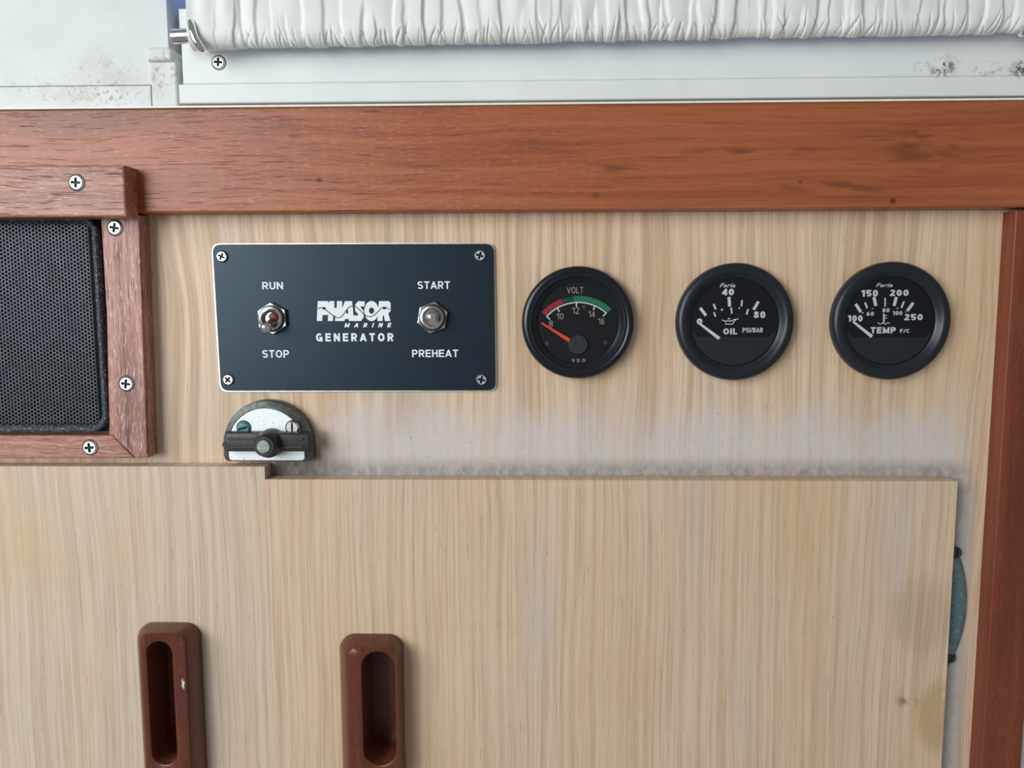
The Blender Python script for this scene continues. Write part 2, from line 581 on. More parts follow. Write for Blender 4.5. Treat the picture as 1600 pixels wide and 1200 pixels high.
def text_mesh(txt, box, y, bold=0.0, shear=0.0, space=1.0, th=0.00006):
    """printed text that fills the pixel box (x0, y0, x1, y1) on the plane at depth y"""
    cu = bpy.data.curves.new('t', 'FONT')
    cu.body = txt
    cu.offset = bold
    cu.shear = shear
    cu.space_character = space
    cu.resolution_u = 4
    cu.extrude = 0.01
    o = bpy.data.objects.new('t', cu)
    COL.objects.link(o)
    bpy.context.view_layer.update()
    dg = bpy.context.evaluated_depsgraph_get()
    me = bpy.data.meshes.new_from_object(o.evaluated_get(dg))
    bpy.data.objects.remove(o)
    bpy.data.curves.remove(cu)
    co = np.empty(len(me.vertices) * 3)
    me.vertices.foreach_get('co', co)
    co = co.reshape(-1, 3)
    mn, mx = co.min(0), co.max(0)
    a, b = at(box[0], box[3], y), at(box[2], box[1], y)
    out = np.empty_like(co)
    out[:, 0] = a.x + (co[:, 0] - mn[0]) / (mx[0] - mn[0]) * (b.x - a.x)
    out[:, 2] = a.z + (co[:, 1] - mn[1]) / (mx[1] - mn[1]) * (b.z - a.z)
    out[:, 1] = y - (co[:, 2] - mn[2]) / (mx[2] - mn[2]) * th
    me.vertices.foreach_set('co', out.ravel())
    me.materials.clear()
    me.update()
    return me


def earc(cx, cz, rx, rz, a0, a1, n=10):
    return [(cx + rx * math.cos(math.radians(a0 + (a1 - a0) * k / n)), cz + rz * math.sin(math.radians(a0 + (a1 - a0) * k / n))) for k in range(n + 1)]


def glyph(ch, sw):
    """plain grotesque letter as centre lines; returns (width, strokes) for cap height 1"""
    h = sw / 2
    T, B, l = 1 - h, h, h
    W = {'I': sw, '1': 0.42, 'M': 0.86, 'N': 0.72, 'O': 0.78, 'G': 0.76, 'E': 0.64, 'F': 0.60, 'L': 0.58, 'T': 0.66, 'A': 0.76, 'V': 0.72, '/': 0.4, 'C': 0.72, 'D': 0.72}
    w = W.get(ch, 0.68 if ch.isalpha() else 0.60)
    r = w - h
    m = 0.52
    c = w / 2
    S = []
    box = lambda: earc(c, 0.5, c - h, 0.5 - h, 0, 360, 28)
    if ch == 'I': S = [[(c, 0), (c, 1)]]
    elif ch == 'T': S = [[(0, T), (w, T)], [(c, 0), (c, 1)]]
    elif ch == 'L': S = [[(l, 1), (l, 0)], [(0, B), (w, B)]]
    elif ch == 'E': S = [[(l, 1), (l, 0)], [(0, B), (w, B)], [(0, m), (w * 0.93, m)], [(0, T), (w, T)]]
    elif ch == 'F': S = [[(l, 1), (l, 0)], [(0, m), (w * 0.9, m)], [(0, T), (w, T)]]
    elif ch == 'H': S = [[(l, 1), (l, 0)], [(r, 1), (r, 0)], [(0, m), (w, m)]]
    elif ch == 'N': S = [[(l, 1), (l, 0)], [(r, 1), (r, 0)], [(l, T + h * 0.4), (r, B - h * 0.4)]]
    elif ch == 'M': S = [[(l, 1), (l, 0)], [(r, 1), (r, 0)], [(l, T), (c, B)], [(c, B), (r, T)]]
    elif ch == 'V': S = [[(l * 0.7, 1), (c, B * 0.2)], [(w - l * 0.7, 1), (c, B * 0.2)]]
    elif ch == 'A': S = [[(l * 0.7, 0), (c, 1 - h * 0.4)], [(w - l * 0.7, 0), (c, 1 - h * 0.4)], [(w * 0.2, 0.3), (w * 0.8, 0.3)]]
    elif ch == 'U': S = [[(l, 1), (l, 0.3)] + earc(c, 0.3, c - h, 0.3 - h, 180, 360) + [(r, 1)]]
    elif ch in 'O': S = [box()]
    elif ch == '0': S = [box()]
    elif ch == 'C': S = [earc(c, 0.5, c - h, 0.5 - h, 45, 315, 24)]
    elif ch == 'G': S = [earc(c, 0.5, c - h, 0.5 - h, 45, 350, 24), [(c, 0.44), (w, 0.44)], [(r, 0.46), (r, 0.0)]]
    elif ch == 'D': S = [[(l, 1), (l, 0)], [(0, T), (w * 0.45, T)] + earc(w * 0.45, 0.5, r - w * 0.45, 0.5 - h, 90, -90, 16) + [(0, B)]]
    elif ch in 'PR':
        rr = (T - 0.45) / 2
        S = [[(l, 1), (l, 0)], [(0, T), (r - rr, T)] + earc(r - rr, 0.45 + rr, rr, rr, 90, -90, 12) + [(0, 0.45)]]
        if ch == 'R':
            S.append([(c * 0.95, 0.45), (r + h * 0.1, 0)])
    elif ch == 'B':
        S = [[(l, 1), (l, 0)], [(0, T), (r - 0.2, T)] + earc(r - 0.22, 0.74, 0.2, T - 0.74, 90, -90) + [(0, m)], [(0, m), (r - 0.2, m)] + earc(r - 0.2, (m + B) / 2, 0.2, (m - B) / 2, 90, -90) + [(0, B)]]
    elif ch == 'S': S = [earc(c, 0.74, c - h, T - 0.74, 25, 180, 12) + earc(c, 0.74, c - h, 0.23, 185, 265, 8) + earc(c, 0.27, c - h, 0.24, 85, 0, 8) + earc(c, 0.27, c - h, 0.27 - B, 0, -155, 12)]
    elif ch == '/': S = [[(0, 0), (w, 1)]]
    elif ch == '1': S = [[(r, 0), (r, 1)], [(0, 0.76), (r, T)]]
    elif ch == '2': S = [earc(c, 0.70, c - h, T - 0.70, 165, -20, 14) + [(l, B)], [(0, B), (w, B)]]
    elif ch == '4': S = [[(w * 0.74, 0), (w * 0.74, 1)], [(0, 0.28), (w, 0.28)], [(w * 0.70, T), (l * 0.6, 0.28)]]
    elif ch == '5': S = [[(w * 0.95, T), (l, T)], [(l * 1.1, 1), (l, 0.45)], [(l, 0.5)] + earc(c, 0.33, c - h, 0.33 - B, 125, -150, 18)]
    elif ch == '6': S = [earc(c, 0.32, c - h, 0.32 - B, 0, 360, 22), earc(c + 0.06, 0.36, c - h + 0.06, T - 0.36, 180, 70, 12)]
    elif ch == '8': S = [earc(c, 0.27, c - h, 0.27 - B, 0, 360, 22), earc(c, 0.75, c - h - 0.03, T - 0.75, 0, 360, 22)]
    return w, S


def stroke_text(txt, box, y, sw=0.16, gap=0.14, shear=0.0, mono=0.0):
    """printed capitals and figures that fill a pixel box on the plane at depth y"""
    x = 0.0
    ms = []
    G_ = []
    for ch in txt:
        w, S = glyph(ch, sw)
        G_.append((x, S))
        x += w + gap
    tot = x - gap + shear
    a, b = at(box[0], box[3], y), at(box[2], box[1], y)
    kx, kz = (b.x - a.x) / tot, (b.z - a.z)
    # stroke in letter units first, then fit to the box, so weight follows the letter
    for x0, S in G_:
        for st in S:
            me = strip_mesh(st, sw, 0.0, 0.01)
            for v in me.vertices:
                u, t = v.co.x, v.co.z
                t = min(1.0, max(0.0, t))
                v.co = (a.x + (x0 + u + shear * t) * kx, y - 0.00004 - 0.000004 * (len(ms) % 7), a.z + t * kz)
            ms.append(me)
    return join_meshes(ms)


# screws: one mesh per kind, shared by every copy
def screw_mesh(r, h, kind, mats, dome=0.35):
    """head centred on the origin, axis along -y; cross or slot recess"""
    bm = bmesh.new()
    n = 28
    prof = [(r * 1.13, -0.00004), (r * 1.03, -0.00004), (r, -h * 0.25), (r * 0.93, -h * 0.62), (r * (0.8 if dome else 0.93), -h)]
    loops = []
    for rr, y in prof:
        loops.append([bm.verts.new((rr * math.cos(2 * math.pi * k / n), y, rr * math.sin(2 * math.pi * k / n))) for k in range(n)])
    for a, b in zip(loops[:-1], loops[1:]):
        for i in range(n):
            bm.faces.new((a[i], a[(i + 1) % n], b[(i + 1) % n], b[i]))
    if kind == 'cross':
        L, w = r * 0.66, r * 0.19
        pts = [(w, w), (w, L), (-w, L), (-w, w), (-L, w), (-L, -w), (-w, -w), (-w, -L), (w, -L), (w, -w), (L, -w), (L, w)]
    else:
        w = r * 0.13; L = r * 0.74
        pts = [(w, L), (-w, L), (-w, -L), (w, -L)]
    cv = [bm.verts.new((x, -h, z)) for x, z in pts]
    ce = [bm.edges.new((cv[i], cv[(i + 1) % len(cv)])) for i in range(len(cv))]
    top = loops[-1]
    te = [bm.edges.get((top[i], top[(i + 1) % n])) for i in range(n)]
    bmesh.ops.triangle_fill(bm, use_beauty=True, edges=te + ce)
    # triangle_fill leaves the recess open; build its walls and floor
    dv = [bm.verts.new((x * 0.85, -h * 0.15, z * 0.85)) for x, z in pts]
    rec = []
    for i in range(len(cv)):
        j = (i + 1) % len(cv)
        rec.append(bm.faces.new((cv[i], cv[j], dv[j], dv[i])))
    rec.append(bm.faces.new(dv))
    # drop a cap over the recess if the fill made one
    keep = set(cv)
    for f in [f for f in bm.faces if f not in rec and all(v in keep for v in f.verts)]:
        ctr = f.calc_center_median()
        inside = (abs(ctr.x) < w and abs(ctr.z) < L) or (abs(ctr.z) < w and abs(ctr.x) < L) if kind == 'cross' else True
        if inside:
            bm.faces.remove(f)
    bmesh.ops.recalc_face_normals(bm, faces=bm.faces)
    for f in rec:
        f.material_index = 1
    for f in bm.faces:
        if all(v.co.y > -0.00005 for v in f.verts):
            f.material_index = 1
    me = bpy.data.meshes.new('screw')
    bm.to_mesh(me)
    bm.free()
    for m in mats:
        me.materials.append(m)
    return me


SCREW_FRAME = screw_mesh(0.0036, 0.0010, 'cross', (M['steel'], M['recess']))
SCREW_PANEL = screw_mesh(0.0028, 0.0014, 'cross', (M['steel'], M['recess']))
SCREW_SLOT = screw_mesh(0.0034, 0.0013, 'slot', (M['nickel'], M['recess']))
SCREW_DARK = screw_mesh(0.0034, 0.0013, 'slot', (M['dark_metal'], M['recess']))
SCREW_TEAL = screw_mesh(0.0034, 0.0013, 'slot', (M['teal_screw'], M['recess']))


def screw(parent, px, py, y, me, spin=0.0, scale=1.0):
    o = bpy.data.objects.new('screw', me)
    COL.objects.link(o)
    o.parent = parent
    o.location = at(px, py, y) - BASE[parent]
    o.rotation_euler = (0, math.radians(spin), 0)
    o.scale = (scale, 1, scale)
    BASE[o] = BASE[parent]
    return o


# ================================================================== THE SETTING
XL, XR = -0.90, 0.75                      # how far the fittings run on beyond the frame
ZTOP = at(800, 0).z + 0.26
ZLOW = at(800, 1200).z - 0.38
RAIL_F = -0.012
z_rail_t = at(800, 164.2, RAIL_F).z
z_rail_b = at(800, 328.6, RAIL_F).z

o = link('wall_back', prism(rect(XL, ZLOW, XR, z_rail_b + 0.01), 0.0, 0.012), M['oak'])
tag(o, 'light oak veneer fascia panel with greyed band behind the gauges', 'wall panel', kind='structure')

o = link('trim_1', prism(rect(XL, z_rail_b, XR, z_rail_t), RAIL_F, 0.012, 0.0008, 3), M['teak_rail'])
tag(o, 'long horizontal reddish teak rail below the white window', 'trim', kind='structure')

x_post = (at(1567, 325, 0).x + at(1515, 1200, 0).x) / 2
x_post_r = at(1596, 1180, -0.010).x
o = link('trim_2', prism(rect(x_post, ZLOW, x_post_r, z_rail_b - 0.0012), -0.0105, 0.012, 0.0007, 3), M['teak_post'])
tag(o, 'upright dark red teak post at the right end of the oak panel', 'trim', kind='structure')

o = link('wall_right', prism(rect(x_post_r + 0.0005, ZLOW, XR + 0.1, z_rail_b - 0.0012), -0.004, 0.012), M['white_left'])
tag(o, 'pale grey white surface right of the upright teak post', 'wall', kind='structure')

# cream bead on top of the rail, with a dark joint above it
z_bead_t = at(800, 160.0, -0.0118).z
o = link('trim_3', prism(rect(XL, z_rail_t + 0.0002, XR, z_bead_t), -0.0118, 0.012, 0.0003), M['cream_bead'])
tag(o, 'thin cream bead running along the top of the teak rail', 'trim', kind='structure')
z_joint_t = at(800, 156.8, -0.0115).z

# white wall left of the window
x_wl = at(263, 60, -0.004).x
wl = thing('wall_left', 'white painted bulkhead left of the window with mildew spots', 'wall', (at(120, 160).x, 0.0, z_joint_t), kind='structure')
link('wall_panel', prism(rect(XL, at(120, 134, -0.004).z, x_wl, ZTOP), -0.004, 0.03, 0.0003), M['white_left'], wl)
link('lower_strip', prism(rect(XL, z_bead_t + 0.0002, at(236, 150, -0.0045).x, at(120, 134.6, -0.0045).z), -0.0046, 0.03, 0.0003), M['white_left'], wl)

blk = thing('trim_4', 'small white corner block with a cap beside the window', 'trim', (at(252, 160).x, 0.0, z_bead_t), kind='structure')
link('block', prism(rect(at(235, 120, -0.0085).x, z_bead_t + 0.0002, at(276, 120, -0.0085).x, at(250, 94, -0.0085).z), -0.0085, 0.03, 0.001), M['white_block'], blk)
link('cap', prism(pxpoly(((230, 95), (268, 95), (268, 78), (264, 73), (230, 73)), -0.0105), -0.0105, 0.03, 0.0014, 3), M['white_block'], blk)
link('side_strip', prism(pxpoly(((258, 94), (272, 94), (272, -320), (258, -320)), 0.006), 0.006, 0.03, 0.001), M['white_block'], blk)

# window
zs_t = at(800, 126.5, -0.0112).z
win = thing('window_1', 'white framed window behind the gathered curtain', 'window', (at(900, 150).x, 0.0, z_joint_t), kind='structure')
link('joint', prism(rect(at(281, 150).x, z_bead_t + 0.0001, XR, z_joint_t), -0.004, 0.03), M['dark_gap'], win)
link('sill', prism(rect(at(279, 140, -0.0115).x, z_joint_t, XR, zs_t), -0.0115, 0.03, 0.0006), M['white_window'], win)
fr = link('window_frame', prism(rect(at(284, 100, -0.0105).x, zs_t + 0.0001, XR, at(800, 44, -0.010).z), -0.0105, 0.03, 0.0008), M['white_window'], win)
link('inner_frame', prism(rect(at(279, 30, 0.0).x, at(800, 50, 0.0).z, XR, at(285, 13, 0.0).z), 0.0, 0.03, 0.0006), M['white_window'], win)
link('pane', prism(rect(at(255, 0, 0.018).x, at(285, 20, 0.018).z, XR, ZTOP), 0.018, 0.024), M['sky'], win)
screw(fr, 342, 98, -0.0105, SCREW_FRAME, 4, 0.86)

# ================================================================== DOORS WITH FINGER PULLS
DF = -0.0095                                # front of the doors
x_seam = (at(416, 752, DF).x + at(429, 1200, DF).x) / 2
x_doorr = (at(1497, 755, DF).x + at(1470, 1200, DF).x) / 2
z_dl = at(210, 729, DF).z
z_dr = at(950, 750.5, DF).z


def loop_at(poly, y):
    return [(q[0], y, q[1]) for q in poly]


def make_door(name, label, x0, x1, zt, base_px, front_px, open_px, seed):
    """door panel with a pocketed teak pull; *_px = (left, top, right, bottom) at the pull's upper end"""
    PF = DF - 0.0125
    root = thing(name, label, 'cabinet door', ((x0 + x1) / 2, 0.0, ZLOW))
    def edges(px, y):
        l = at(px[0], 1040, y).x; r = at(px[2], 1040, y).x
        return l, at((px[0] + px[2]) / 2, px[3], y).z, r, at((px[0] + px[2]) / 2, px[1], y).z
    bl, bb, br, bt = edges(base_px, DF)
    fl, fb, frr, ft = edges(front_px, PF)
    ol, ob, orr, ot = edges(open_px, PF)
    N = 8
    base = rrect(bl, bb, br, bt, 0.0075, N)
    front = rrect(fl, fb, frr, ft, 0.0055, N)
    rim = rrect(ol - 0.0008, ob - 0.0008, orr + 0.0008, ot + 0.0008, (orr - ol) / 2 + 0.0007, N)
    opn = rrect(ol, ob, orr, ot, (orr - ol) / 2 - 0.0001, N)
    inn = rrect(ol + 0.0006, ob + 0.0006, orr - 0.0006, ot - 0.0006, (orr - ol) / 2 - 0.0008, N)
    mixl = lambda a, b, t: [(p[0] * (1 - t) + q[0] * t, p[1] * (1 - t) + q[1] * t) for p, q in zip(a, b)]
    # door panel with an opening for the pocket
    bm = bmesh.new()
    out = rect(x0, ZLOW, x1, zt)
    hole = rrect(ol + 0.0001, ob + 0.0001, orr - 0.0001, ot - 0.0001, (orr - ol) / 2 - 0.0003, N)
    for y in (DF, -0.0006):
        ov = [bm.verts.new((q[0], y, q[1])) for q in out]
        hv = [bm.verts.new((q[0], y, q[1])) for q in hole]
        es = [bm.edges.new((ov[i], ov[(i + 1) % 4])) for i in range(4)] + [bm.edges.new((hv[i], hv[(i + 1) % len(hv)])) for i in range(len(hv))]
        bmesh.ops.triangle_fill(bm, use_beauty=True, edges=es)
        hs = set(hv)
        for f in [f for f in bm.faces if all(v in hs for v in f.verts)]:
            bm.faces.remove(f)
        if y == DF:
            fo, fh = ov, hv
        else:
            bo, bh = ov, hv
    for A, B in ((fo, bo), (fh, bh)):
        for i in range(len(A)):
            j = (i + 1) % len(A)
            bm.faces.new((A[i], A[j], B[j], B[i]))
    bmesh.ops.recalc_face_normals(bm, faces=bm.faces)
    oe = [bm.edges.get((fo[2], fo[3]))]
    bmesh.ops.bevel(bm, geom=oe, offset=0.0003, segments=2, affect='EDGES')
    link('door_panel', from_bm(bm), M['oak_door_left' if seed == 1 else 'oak_door'], root)
    loops = [loop_at(base, DF + 0.0002), loop_at(base, DF - 0.0022), loop_at(mixl(base, front, 0.25), DF - 0.006),
             loop_at(mixl(base, front, 0.72), PF + 0.0014), loop_at(mixl(base, front, 0.9), PF + 0.0004), loop_at(front, PF), loop_at(rim, PF),
             loop_at(mixl(rim, opn, 0.7), PF + 0.0003), loop_at(opn, PF + 0.0012), loop_at(inn, DF), loop_at(inn, -0.0015)]
    link('finger_pull', loft(loops, False, True), M['teak_pull'], root, 'dark teak finger pull with a deep slot', smooth=True)
    return root


make_door('cabinet_door', 'left light oak cabinet door, its top edge higher, under the speaker', XL, x_seam - 0.00004, z_dl,
          (221, 972, 317, 1224), (222, 989, 290, 1214), (230, 1003, 269, 1195), 1)
make_door('cabinet_door', 'wide right light oak cabinet door below the three gauges', x_seam + 0.00004, x_doorr, z_dr,
          (533, 990, 631, 1232), (545, 1013, 622, 1216), (565, 1019, 616, 1196), 2)

# ================================================================== LOUDSPEAKER AND ITS TEAK FRAME
sp = thing('loudspeaker', 'black loudspeaker with perforated metal grille inside the teak frame', 'speaker', (at(-90, 500).x, -0.0002, at(0, 690).z))
SXR, SXL = at(152, 520, -0.006).x, at(-262, 520, -0.006).x
SZT, SZB = z_rail_b - 0.0004, at(0, 681, -0.0105).z + 0.0012
link('body', prism(rrect(SXL - 0.003, SZB - 0.0005, SXR + 0.0035, SZT, 0.004), -0.0025, -0.0002, 0.0005), M['speaker_black'], sp)
# rounded rim round the grille
outer = rrect(SXL - 0.0028, SZB, SXR + 0.0028, SZT, 0.0085, 8)
inner = rrect(SXL, SZB + 0.0034, SXR, SZT - 0.003, 0.0060, 8)
rim = loft([loop_at(outer, -0.0025), loop_at(outer, -0.0058), loop_at([((a[0] * 3 + b[0]) / 4, (a[1] * 3 + b[1]) / 4) for a, b in zip(outer, inner)], -0.0066),
            loop_at([((a[0] + b[0] * 3) / 4, (a[1] + b[1] * 3) / 4) for a, b in zip(outer, inner)], -0.0066), loop_at(inner, -0.0056), loop_at(inner, -0.0025)], False, False)
link('rim', rim, M['gasket'], sp, 'grey speckled rim', smooth=True)


def grille():
    pitch = 0.00192
    col = pitch * 0.866
    bm = bmesh.new()
    nx = int((SXR - SXL - 0.003) / col)
    nz = int((SZT - SZB - 0.006) / pitch)
    R = pitch / math.sqrt(3)
    r = R * 0.74
    yf, yb = -0.0050, -0.0043
    x0 = SXL + 0.0022
    z0 = SZB + 0.0046
    for i in range(nx):
        for j in range(nz):
            cx = x0 + i * col
            cz = z0 + j * pitch + (pitch / 2 if i % 2 else 0)
            if cx > SXR - 0.0012 or cz > SZT - 0.004:
                continue
            # rounded lower corner
            dx = max(0.0, cx - (SXR - 0.005)); dz = max(0.0, (SZB + 0.0084) - cz)
            if dx * dx + dz * dz > 0.0044 ** 2:
                continue
            o_, i_, k_ = [], [], []
            for k in range(6):
                a = math.radians(60 * k)
                ca, sa = math.cos(a), math.sin(a)
                o_.append(bm.verts.new((cx + R * ca, yf, cz + R * sa)))
                i_.append(bm.verts.new((cx + r * ca, yf, cz + r * sa)))
                k_.append(bm.verts.new((cx + r * ca, yb, cz + r * sa)))
            for k in range(6):
                l = (k + 1) % 6
                bm.faces.new((o_[k], o_[l], i_[l], i_[k]))
                bm.faces.new((i_[k], i_[l], k_[l], k_[k]))
    return from_bm(bm, False)


link('grille', grille(), M['grille'], sp, 'black perforated metal grille')

sf = thing('speaker_frame', 'teak frame screwed around the black loudspeaker', 'frame', (at(-90, 500).x, -0.0002, at(0, 718, -0.010).z))
FF = -0.0105
TF = -0.0235
tr = link('top_rail', prism(pxpoly(((-420, 257.5), (194, 258), (198, 338.5), (-420, 341)), TF), TF, -0.0121, 0.0012, 3), M['teak_x'], sf)
sr = link('side_rail', prism(pxpoly(((157, 336), (217, 336), (231, 715), (211, 715), (178, 683)), FF), FF, -0.0002, 0.0005, 2), M['teak_z'], sf)
lip = link('inner_lip', prism(pxpoly(((163, 336), (168, 336), (190, 684), (171, 684)), -0.0072), -0.0072, -0.0002, 0.0003), M['teak_z'], sr)
br = link('bottom_rail', prism(pxpoly(((-321, 680.5), (175.5, 681), (210, 715.6), (-387, 716)), FF), FF, -0.0002, 0.0005, 2), M['teak_x'], sf)
lr = link('side_rail', prism(pxpoly(((-400, 336), (-330, 336), (-322, 680), (-388, 716)), FF), FF, -0.0002, 0.0005, 2), M['teak_z'], sf)
screw(tr, 120, 285.5, TF, SCREW_FRAME, 3)
screw(sr, 180, 356, FF, SCREW_FRAME, 10)
screw(sr, 198, 599.5, FF, SCREW_FRAME, 38 - 30)
screw(br, 141, 699, FF, SCREW_FRAME, -4, 1.02)
screw(tr, -220, 285.5, TF, SCREW_FRAME, 20)

# ================================================================== GENERATOR CONTROL PANEL
PF = -0.0022
cp = thing('control_panel', 'black generator start panel with two toggle switches', 'control panel', at(555, 611, 0))
link('backing_plate', prism(rquad(pxpoly(((330, 380.5), (773, 379), (776.5, 611.5), (343.5, 612.5)), -0.001), 0.0045), -0.0010, -0.0001), M['alu_edge'], cp)
plate = link('face_plate', prism(rquad(pxpoly(((331.5, 382), (771, 381), (774, 610), (345, 610.5)), PF), 0.0042), PF, -0.0010, 0.0003, 2), M['black_plate'], cp)
for q in ((347.5, 401), (750, 399.5), (357.5, 593), (752.5, 593)):
    screw(plate, q[0], q[1], PF, SCREW_PANEL, random.uniform(10, 60))


def lettering(parent, txt, box, y, mat='print', **kw):
    if txt == 'Faria':
        me = text_mesh(txt, box, y, bold=0.01, shear=0.3)
    else:
        me = stroke_text(txt, box, y, **kw)
    return link('lettering', me, M[mat], parent)


lettering(plate, 'RUN', (410, 440.5, 442, 452), PF, sw=0.17)
lettering(plate, 'STOP', (410, 547, 451.5, 559), PF, sw=0.17)
lettering(plate, 'START', (652.5, 439.5, 703, 451.5), PF, sw=0.17)
lettering(plate, 'PREHEAT', (644, 546.3, 716, 558), PF, sw=0.17)
lettering(plate, 'GENERATOR', (494, 520.5, 614.5, 533.5), PF, sw=0.22, gap=0.34)
lettering(plate, 'MARINE', (538, 504.5, 612, 511.5), PF, sw=0.24, gap=0.95, shear=0.25)


def logo():
    """heavy block letters, in tenths of a pixel from (480, 460)"""
    L = [
        [(165, 105), (318, 105), (346, 140), (346, 285), (316, 322), (240, 322), (234, 415), (150, 415)],             # P
        [(345, 105), (424, 105), (424, 212), (462, 212), (466, 105), (546, 105), (546, 330), (546, 415), (436, 415), (440, 330), (406, 330), (402, 415), (322, 415)],   # H
        [(590, 105), (702, 105), (732, 415), (652, 415), (648, 384), (592, 384), (582, 415), (470, 415)],             # A
        [(800, 105), (902, 112), (892, 190), (842, 186), (838, 212), (880, 250), (882, 360), (842, 415), (716, 415), (724, 330), (790, 330), (796, 306), (752, 262), (748, 160)],   # S
        [(1005 + 112 * math.cos(math.radians(a)), 260 - 158 * math.sin(math.radians(a))) for a in range(0, 360, 15)],  # O
        [(1122, 105), (1276, 105), (1304, 140), (1302, 262), (1268, 296), (1300, 415), (1214, 415), (1198, 330), (1182, 330), (1176, 415), (1096, 415)],   # R
    ]
    D = [[(236, 200), (288, 200), (288, 236), (236, 236)], [(612, 240), (634, 240), (642, 300), (606, 300)],
         [(1005 + 40 * math.cos(math.radians(a)), 254 - 50 * math.sin(math.radians(a))) for a in range(0, 360, 20)],
         [(1180, 196), (1232, 196), (1232, 232), (1180, 232)]]
    W = [(165, 225), (205, 208), (245, 210), (290, 240), (330, 275), (370, 308), (430, 352), (490, 370), (540, 345), (590, 280), (640, 208), (690, 182), (750, 184), (800, 222),
         (860, 285), (920, 335), (990, 350), (1050, 325), (1110, 265), (1160, 212), (1220, 200), (1285, 234)]
    px = lambda pts, y: pxpoly([(480 + a / 10.0, 460 + b / 10.0) for a, b in pts], y)
    lo = link('logo', join_meshes([prism(px(p, PF), PF - 0.00005 - 0.000005 * k, PF + 0.0001) for k, p in enumerate(L)]), M['print'], plate, 'white block letter PHASOR logo')
    y2 = PF - 0.00011
    ms = [prism(px(p, y2), y2, PF) for p in D] + [strip_mesh(px(W, y2), 0.00042, y2, 0.00002)]
    link('logo_wave', join_meshes(ms), M['black_plate'], lo, 'thin dark wave line across the logo')


logo()


def toggle(px, py, spin, tip, tip_y, red):
    c = at(px, py, PF)
    base = (c.x, c.z)
    prof = [(0.0060, PF), (0.0060, PF - 0.0034), (0.0057, PF - 0.0042), (0.0050, PF - 0.0044), (0.0044, PF - 0.0040), (0.0042, PF - 0.0014)]
    sw = link('toggle_switch', ring_lathe(base, prof, 40), M['nickel'], cp, 'nickel toggle switch', smooth=True)
    r = 0.0081
    a0 = math.radians(spin)
    hexp = lambda rr: [(c.x + rr * math.cos(a0 + math.radians(60 * k)), c.z + rr * math.sin(a0 + math.radians(60 * k))) for k in range(6)]
    bm = prism_bm(hexp(r), PF - 0.0026, PF, 0.0005, 2)
    link('hex_nut', from_bm(bm), M['nickel'], sw)
    wash = ring_lathe(base, [(0.0068, PF - 0.0026), (0.0067, PF - 0.0030), (0.0062, PF - 0.0031), (0.0060, PF - 0.0026)], 40)
    link('ring', wash, M['dark_metal'], sw, smooth=True)
    link('socket', lathe(base, [(0.0043, PF - 0.0030), (0.0030, PF - 0.0026), (0.0001, PF - 0.0024)], 32), M['dark_metal'], sw, smooth=True)
    if red:
        link('red_boot', lathe((c.x + 0.0012, c.z + 0.0006), [(0.0027, PF - 0.0012), (0.0025, PF - 0.0030), (0.0016, PF - 0.0036), (0.0001, PF - 0.0037)], 24), M['red_boot'], sw, 'dark red sealing boot', smooth=True)
    t = at(tip[0], tip[1], tip_y)
    s = Vector((c.x, PF - 0.0012, c.z))
    path = [s + (t - s) * k for k in (0, 0.35, 0.62, 0.74, 0.84, 0.92, 0.97, 1.0)]
    rad = [0.0014, 0.0016, 0.0019, 0.0025, 0.0028, 0.0025, 0.0017, 0.0004]
    link('lever', tube(path, rad, 20), M['chrome'], sw, smooth=True)


toggle(427, 497.5, 93, (413, 516), -0.0150, True)
toggle(676.5, 496, 80, (674, 495.5), -0.0150, False)

# ================================================================== GAUGES
DIAL_Y = -0.0028


def gauge(name, label, cx, cy, prof, bez, lens_r, dial_r):
    c = at(cx, cy, -0.003)
    root = thing(name, label, 'gauge', (c.x, -0.0001, c.z - prof[0][0]), 'round gauges on the oak panel')
    link('bezel', ring_lathe((c.x, c.z), prof, 96), bez, root, smooth=True)
    dial = link('dial', lathe((c.x, c.z), [(dial_r, -0.0002), (dial_r, DIAL_Y), (0.0001, DIAL_Y)], 72), M['dial'], root)
    link('glass', lathe((c.x, c.z), [(lens_r, -0.0044), (lens_r * 0.8, -0.0045), (lens_r * 0.4, -0.00456), (0.0002, -0.00458)], 64), M['glass'], root, smooth=True)
    return root, dial, c


mm = lambda L: [(r * 0.001, y * 0.001) for r, y in L]
VDO = mm([(27.1, -0.1), (27.6, -1.5), (27.6, -4.6), (27.1, -6.2), (26.1, -7.0), (25.0, -7.1), (24.4, -6.6), (23.9, -6.5), (23.3, -6.7), (22.6, -6.5), (22.0, -5.6), (21.2, -5.2), (20.8, -4.6), (20.4, -4.4), (20.2, -2.0)])
FAR = mm([(28.1, -0.1), (28.7, -1.5), (28.7, -4.2), (28.2, -5.8), (27.2, -6.7), (25.8, -7.0), (24.6, -6.9), (23.6, -6.2), (22.6, -5.0), (21.9, -4.5), (21.6, -4.3), (21.4, -2.0)])

# volt meter
gv, dv, c = gauge('voltmeter', 'voltmeter with red and green arc and orange needle, left of the three gauges', 902.5, 504, VDO, M['bezel_gloss'], 0.0206, 0.0210)
y1 = DIAL_Y - 0.00005
hub = at(903, 538.5, y1)
s_ = (at(953, 500, y1).x - at(853, 500, y1).x) / 100.0     # metres per pixel on the dial


def arc(h, r, a0, a1, n=24):
    return [(h.x + r * math.cos(math.radians(a0 + (a1 - a0) * k / n)), h.z + r * math.sin(math.radians(a0 + (a1 - a0) * k / n))) for k in range(n + 1)]


